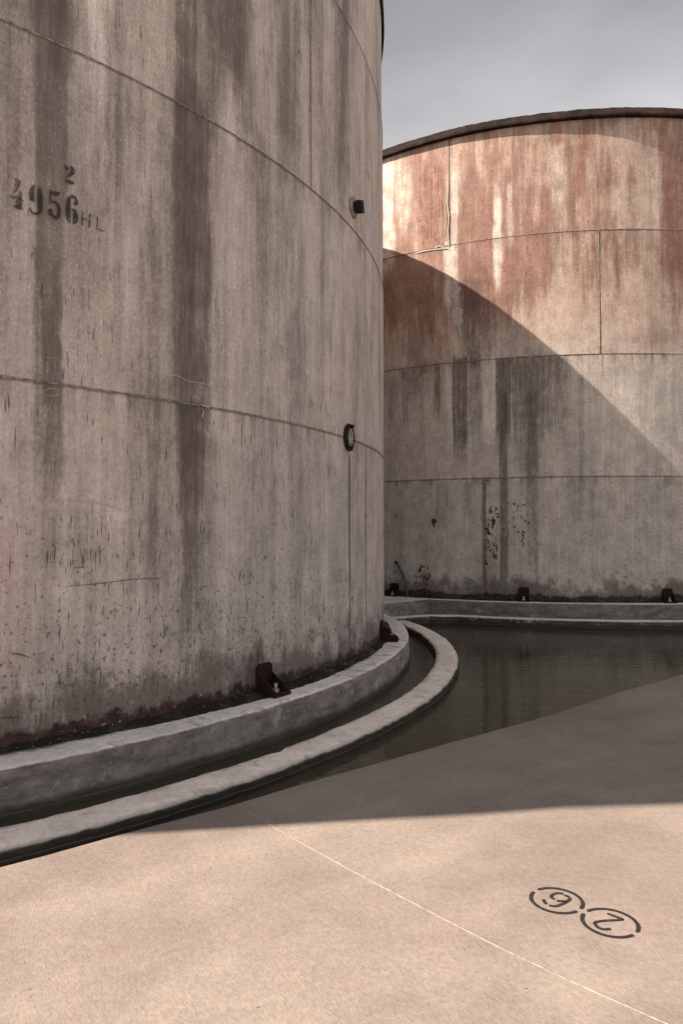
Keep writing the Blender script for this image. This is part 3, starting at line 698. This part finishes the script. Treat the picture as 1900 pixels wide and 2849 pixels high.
for q in (0.6, 1.5, 4, 12, 60, 400, 3000):
    w = min(1, q/4.0); dd = NO*(1-w)+dirs*w; dd /= np.linalg.norm(dd, axis=1)[:, None]
    for p in base+dd*q: vs.append((p[0], p[1], ZP))
nl = len(levels)+7
for l in range(nl-1):
    for i in range(N):
        k = (i+1) % N; fs.append((l*N+i, l*N+k, (l+1)*N+k, (l+1)*N+i)[::-1])
m = M('pavement_concrete'); x, y, z_ = m.obj()
# brushed finish: fibres run roughly away from the near tank
bx = x*0.82+y*0.57; by = y*0.82-x*0.57
fib = m.noise(m.vec(bx*190, by*70, 0.0), 1, 4, 0.65); fib2 = m.noise(m.vec(bx*60, by*30, 4.0), 1, 5, 0.7)
cl_ = m.noise(m.vec(x, y, 1.0), 1.3, 5, 0.6); cm = m.noise(m.vec(x, y, 2.0), 6, 5, 0.65); sw = m.noise(m.vec(bx*1.2, by*5, 6.0), 1, 4, 0.6, 0.4)
pit = m.noise(m.vec(x, y, 3.0), 90, 2, 0.5)
col = m.mix(m.sm(cl_, 0.35, 0.65), (0.226, 0.183, 0.155), (0.248, 0.206, 0.172))
col = m.mix(m.sm(cm, 0.5, 0.68)*0.35, col, (0.23, 0.175, 0.145))
f = m.sm(fib, 0.28, 0.72, 0.88, 1.10)*m.sm(fib2, 0.3, 0.7, 0.93, 1.06)*m.sm(m.noise(m.vec(x, y, 7.0), 55, 6, 0.75), 0.36, 0.64, 0.91, 1.07)*m.sm(cl_, 0.36, 0.64, 0.92, 1.05)*m.sm(cm, 0.3, 0.7, 0.92, 1.07)*m.sm(sw, 0.3, 0.7, 0.93, 1.06)
f = f*(1-m.sm(pit, 0.73, 0.77)*0.55)
paveM = m.fin(m.scale(col, f), 0.82, fib*0.7+fib2*0.6+cm*0.8, 0.0028, 0.25)
pave = tag(link('pavement', vs, fs, paveM, smooth=True), kind='structure')

# joint line: pale raised mortar line
jm = M('joint_mortar'); x, y, z_ = jm.obj(); jn = jm.noise(jm.vec(x, y, z_), 60, 4, 0.7)
jmM = jm.fin(jm.mix(jm.sm(jn, 0.35, 0.65), (0.21, 0.175, 0.145), (0.36, 0.315, 0.265)), 0.85)
jp = [on_plane(*p) for p in [(668, 2245), (700, 2266), (793, 2322), (1000, 2436), (1211, 2547), (1400, 2644), (1600, 2738), (1850, 2849)]]
dx_, dy_ = jp[-1][0]-jp[-2][0], jp[-1][1]-jp[-2][1]; jp.append((jp[-1][0]+dx_*6, jp[-1][1]+dy_*6))
jp = seg(jp, 0.012)+[jp[-1]]
vs, fs = [], []
for i, (px, py) in enumerate(jp):
    a, b = jp[max(i-1, 0)], jp[min(i+1, len(jp)-1)]; d = math.hypot(b[0]-a[0], b[1]-a[1]) or 1; nx, ny = -(b[1]-a[1])/d, (b[0]-a[0])/d
    w = 0.0017+0.0008*nz1(i*0.5, 2.0)+0.0006*nz1(i*1.7, 5.0); o_ = 0.0012*nz1(i*0.23, 9.0)
    for s_, h in ((-1, -0.002), (-0.6, 0.002), (0.6, 0.002), (1, -0.002)): vs.append((px+nx*(s_*w+o_), py+ny*(s_*w+o_), ZP+h))
for i in range(len(jp)-1):
    for k in range(3): fs.append((i*4+k, i*4+k+1, (i+1)*4+k+1, (i+1)*4+k)[::-1])
joint = link('joint_line', vs, fs, jmM, pave)

# stencilled rings and figures on the pavement
s7 = 500/1568.0
def G(px, py): return on_plane(1400+px*s7, 2400+py*s7)
def circ_fit(pts):
    A_ = np.array([[2*p[0], 2*p[1], 1] for p in pts]); b_ = np.array([p[0]**2+p[1]**2 for p in pts]); s_ = np.linalg.lstsq(A_, b_, rcond=None)[0]
    return s_[0], s_[1], math.sqrt(s_[2]+s_[0]**2+s_[1]**2)
gm = M('pavement_stencil_paint'); x, y, z_ = gm.obj(); gn = gm.noise(gm.vec(x, y, z_), 140, 4, 0.7)
gM = gm.fin(gm.mix(gm.sm(gn, 0.55, 0.72), (0.016, 0.013, 0.012), (0.085, 0.065, 0.055)), 0.8)
def stroke(pts, w, vs, fs):
    n0 = len(vs); n = len(pts)
    for i, (px, py) in enumerate(pts):
        a, b = pts[max(i-1, 0)], pts[min(i+1, n-1)]; d = math.hypot(b[0]-a[0], b[1]-a[1]) or 1; nx, ny = -(b[1]-a[1])/d, (b[0]-a[0])/d
        e_ = min(i, n-1-i); ww = w*(1.0 if e_ >= 2 else (0.55, 0.88)[e_])*(1+0.12*nz1(i*0.6, px*9))
        for s_ in (-0.5, 0.5): vs.append((px+nx*ww*s_, py+ny*ww*s_, ZP+0.0012))
    for i in range(n-1): fs.append((n0+2*i+1, n0+2*i, n0+2*i+2, n0+2*i+3))
def spline(pts, k=8):
    P_ = [pts[0]]+list(pts)+[pts[-1]]; o_ = []
    for i in range(1, len(P_)-2):
        for j in range(k):
            t_ = j/k; a, b, c_, d = P_[i-1], P_[i], P_[i+1], P_[i+2]
            o_.append(tuple(0.5*((2*b[q])+(c_[q]-a[q])*t_+(2*a[q]-5*b[q]+4*c_[q]-d[q])*t_*t_+(3*b[q]-a[q]-3*c_[q]+d[q])*t_**3) for q in (0, 1)))
    o_.append(pts[-1]); return o_
WST = 0.0105
c1 = circ_fit([G(*p) for p in ((240,320),(290,246),(420,232),(600,272),(700,360),(600,440),(500,447),(340,408))])
c2 = circ_fit([G(*p) for p in ((688,470),(740,432),(870,412),(1050,448),(1175,570),(1120,640),(1020,660),(820,622),(720,550))])
for (cx_, cy_, rr_), gaps in ((c1, [(275, 248), (668, 424)]), (c2, [(710, 438), (1152, 628)])):
    an = sorted(math.atan2(G(*g)[1]-cy_, G(*g)[0]-cx_) for g in gaps); ga = 0.0085/rr_
    vs, fs = [], []
    for a_, b_ in ((an[0]+ga, an[1]-ga), (an[1]+ga, an[0]+2*PI-ga)):
        stroke([(cx_+rr_*math.cos(a_+(b_-a_)*i/60), cy_+rr_*math.sin(a_+(b_-a_)*i/60)) for i in range(61)], WST, vs, fs)
    link('stencil_ring', vs, fs, gM, pave, False)
for lab, strokes in (('black stencilled figure 9 in a ring', [[(525,280),(470,273),(428,288),(420,310),(448,328)], [(532,290),(568,305),(580,325),(556,346),(510,370),(455,388),(396,380)], [(466,340),(510,343),(556,346)], [(352,328),(358,348),(376,370)]]),
                     ('black stencilled figure 2 in a ring', [[(905,450),(975,476),(1050,505)], [(1050,505),(960,511),(870,516),(810,526),(800,545),(830,575),(885,590),(938,584)]])):
    vs, fs = [], []
    for k_, s_ in enumerate(strokes): stroke(spline([G(*p) for p in s_], 6), WST*0.92, vs, fs); vs[:] = vs
    o = link('stencil_figure', vs, fs, gM, pave, False); o['label'] = lab

# ------------------------------------------------------------------ water
wv_, wf_ = [], []
P_ = H+NO*0.05
wv_ = [(p[0], p[1], ZW) for p in P_]
wf_ = [tuple(t_) for t_ in tessellate_polygon([[Vector((p[0], p[1], 0)) for p in P_]])]
m = M('murky_water'); x, y, z_ = m.obj()
w1 = m.noise(m.vec(x*1.5, y*5.0, 0.0), 1.6, 4, 0.55, 0.3); w2 = m.noise(m.vec(x*3, y*11, 3.0), 2.2, 3, 0.5)
msk = m.sm(m.noise(m.vec(x, y, 8.0), 0.8, 2, 0.5), 0.35, 0.65, 0.35, 1.0)
alg = m.noise(m.vec(x, y, 5.0), 1.5, 5, 0.6)
waterM = m.fin(m.mix(m.sm(alg, 0.3, 0.7), (0.048, 0.042, 0.026), (0.064, 0.057, 0.036)), 0.015, (w1+w2*0.5)*msk, 0.006, 0.5)
m.bsdf.inputs['IOR'].default_value = 1.33
tag(link('water', wv_, wf_, waterM, smooth=False), kind='structure')

# ------------------------------------------------------------------ dirt, crumbs, weed, hose
dm_ = M('damp_dirt'); x, y, z_ = dm_.obj(); d1 = dm_.noise(dm_.vec(x, y, z_), 40, 5, 0.75); d2 = dm_.noise(dm_.vec(x, y, z_), 7, 3, 0.6)
dirtM = dm_.fin(dm_.mix(dm_.sm(d1, 0.62, 0.72), dm_.mix(dm_.sm(d2, 0.5, 0.6), (0.022, 0.017, 0.012), (0.045, 0.042, 0.022)), (0.10, 0.08, 0.065)), 0.95, d1, 0.01, 0.2)
def dirt_ring(C, zpl, w0, seed, label, amp=1.0):
    n = 3000; vs, fs = [], []; cols = [(-0.012, 0.030), (0.012, 0.026), (0.030, 0.016), (0.048, 0.008), (0.065, 0.000), (0.075, -0.010)]
    for a in range(n+1):
        th = TH0+2*PI*a/n; s = th*R; w = 0.55+0.9*max(0, 0.45+nz1(s*0.55, seed)+0.5*nz1(s*2.7, seed+1)); h = 0.65+0.8*abs(nz1(s*1.9, seed+4))
        for i, (dr_, dz) in enumerate(cols):
            rr = R+dr_*w*w0+(0.006*nz1(s*24, i*2.0, seed) if i else 0); vs.append((rr*math.cos(th), rr*math.sin(th), zpl+dz*h*amp+0.006*amp*nz1(s*31, i*3.0, seed+6)))
    k = len(cols)
    for a in range(n):
        for i in range(k-1): fs.append((a*k+i, (a+1)*k+i, (a+1)*k+i+1, a*k+i+1)[::-1])
    return tag(link('dirt_strip', vs, fs, dirtM, loc=(C[0], C[1], 0), smooth=False), label, 'dirt', kind='stuff')
dirt_ring(CA, -0.061, 1.05, 3.0, 'dark crumbly dirt and rust flakes along the foot of the near tank')
dirt_ring(CB, 0.001, 1.0, 13.0, 'dark dirt and white chips along the foot of the far tank', 0.8)
# loose flakes (nobody could count them)
fm = M('flake_paint'); x, y, z_ = fm.obj(); fn = fm.noise(fm.vec(x, y, z_), 15, 3, 0.6)
flM = fm.fin(fm.mix(fm.sm(fn, 0.4, 0.6), (0.12, 0.085, 0.065), (0.50, 0.45, 0.40)), 0.9)
vs, fs = [], []
def chip(p, s):
    b = len(vs); a = random.uniform(0, 2*PI); q = random.uniform(0.3, 1); ti = random.uniform(-0.5, 0.5)
    for k in range(5):
        an_ = a+2*PI*k/5+random.uniform(-.4, .4); r_ = s*random.uniform(0.6, 1.1); vs.append((p[0]+math.cos(an_)*r_, p[1]+math.sin(an_)*r_*q, p[2]+s*0.25+math.sin(an_)*r_*ti))
    vs.append((p[0], p[1], p[2]+s*0.6))
    fs.extend([(b+k, b+(k+1) % 5, b+5) for k in range(5)])
for C_, zpl, a0_, a1_, nn_, s0 in ((CA, -0.058, -56, 15, 330, 0.0035), (CB, 0.004, -130, -75, 420, 0.006)):
    for _ in range(nn_):
        a = rad(random.uniform(a0_, a1_)); r_ = R+0.006+abs(random.gauss(0, 0.05)); 
        if r_ > R+0.12: continue
        chip((C_[0]+r_*math.cos(a), C_[1]+r_*math.sin(a), zpl+max(0, 0.028*(1-(r_-R)/0.09))), s0*random.uniform(0.5, 1.5))
tag(link('paint_chips', vs, fs, flM, smooth=False), 'small pale paint and rust chips scattered at the feet of both tanks', 'debris', kind='stuff')

gv, gf = [], []; vs_keep = vs; vs, fs = gv, gf
for _ in range(90):
    px_, py_ = on_plane(random.uniform(-60, 1960), random.uniform(2150, 2900)); chip((px_, py_, ZP), random.uniform(0.0010, 0.0028))
gm_ = M('grit_paint'); tag(link('grit', gv, gf, gm_.fin((0.07, 0.05, 0.04), 0.9), smooth=False), 'tiny dark grit scattered over the sunlit pavement', 'grit', kind='stuff')
# small weed on the near plinth
th, _z = on_tank(964, 1850, CA, R+0.085)
wx, wy = CA[0]+(R+0.085)*math.cos(th), CA[1]+(R+0.085)*math.sin(th)
weed = empty('weed', (wx, wy, -0.055), 'tiny green weed in the dirt on the near plinth', 'weed')
gm2 = M('weed_leaf'); x, y, z_ = gm2.obj(); lfM = gm2.fin(gm2.mix(gm2.noise(gm2.vec(x, y, z_), 30, 2, 0.5), (0.030, 0.055, 0.018), (0.06, 0.10, 0.03)), 0.6)
for k in range(11):
    a = 2*PI*k/11+random.uniform(-.3, .3); ln_ = random.uniform(0.025, 0.055); up = random.uniform(0.3, 1.0); vs, fs = [], []
    for i in range(6):
        f = i/5; r_ = ln_*f; z = 0.012+ln_*up*(f-0.55*f*f); w = 0.009*math.sin(PI*min(1, f*0.9+0.08)); nx, ny = -math.sin(a), math.cos(a)
        for s_, dz in ((-1, 0.002), (0, 0), (1, 0.002)): vs.append((math.cos(a)*r_+nx*w*s_, math.sin(a)*r_+ny*w*s_, z+dz))
    for i in range(5):
        for j in range(2): fs.append((i*3+j, i*3+j+1, i*3+j+4, i*3+j+3))
    link('leaf', vs, fs, lfM, weed)
# blue hose
hp = []
for (px, py), off in zip([(1102.5, 1566), (1109, 1575), (1117, 1590), (1123, 1603), (1127, 1618), (1131, 1636), (1133.5, 1655)], (0.03, 0.035, 0.045, 0.055, 0.065, 0.075, 0.085)):
    th, z = on_tank(px, py, CB, R+off); hp.append((CB[0]+(R+off)*math.cos(th), CB[1]+(R+off)*math.sin(th), z))
hp[-1] = (hp[-1][0], hp[-1][1], 0.012)
def spl3(pts, k=6):
    P3 = [Vector(pts[0])]+[Vector(p) for p in pts]+[Vector(pts[-1])]; o_ = []
    for i in range(1, len(P3)-2):
        for j in range(k):
            t_ = j/k; a, b, c_, d = P3[i-1:i+3]; o_.append(0.5*((2*b)+(c_-a)*t_+(2*a-5*b+4*c_-d)*t_*t_+(3*b-a-3*c_+d)*t_**3))
    o_.append(P3[-1]); return o_
hroot = empty('hose', tuple(hp[-1]), 'short bent blue hose standing against the foot of the far tank', 'hose')
hpl = [Vector(p)-Vector(hp[-1]) for p in hp]
vs, fs = [], []; tube(vs, fs, spl3(hpl), 0.0135, 12)
hm = M('blue_hose'); x, y, z_ = hm.obj(); link('hose_pipe', vs, fs, hm.fin(hm.mix(hm.noise(hm.vec(x, y, z_), 30, 4, 0.6), (0.020, 0.065, 0.125), (0.04, 0.10, 0.17)), 0.5), hroot)
vs, fs = [], []; d_ = (hpl[0]-hpl[1]).normalized(); tube(vs, fs, [hpl[0]-d_*0.02, hpl[0]+d_*0.022], 0.017, 12)
link('hose_end', vs, fs, plugM, hroot)
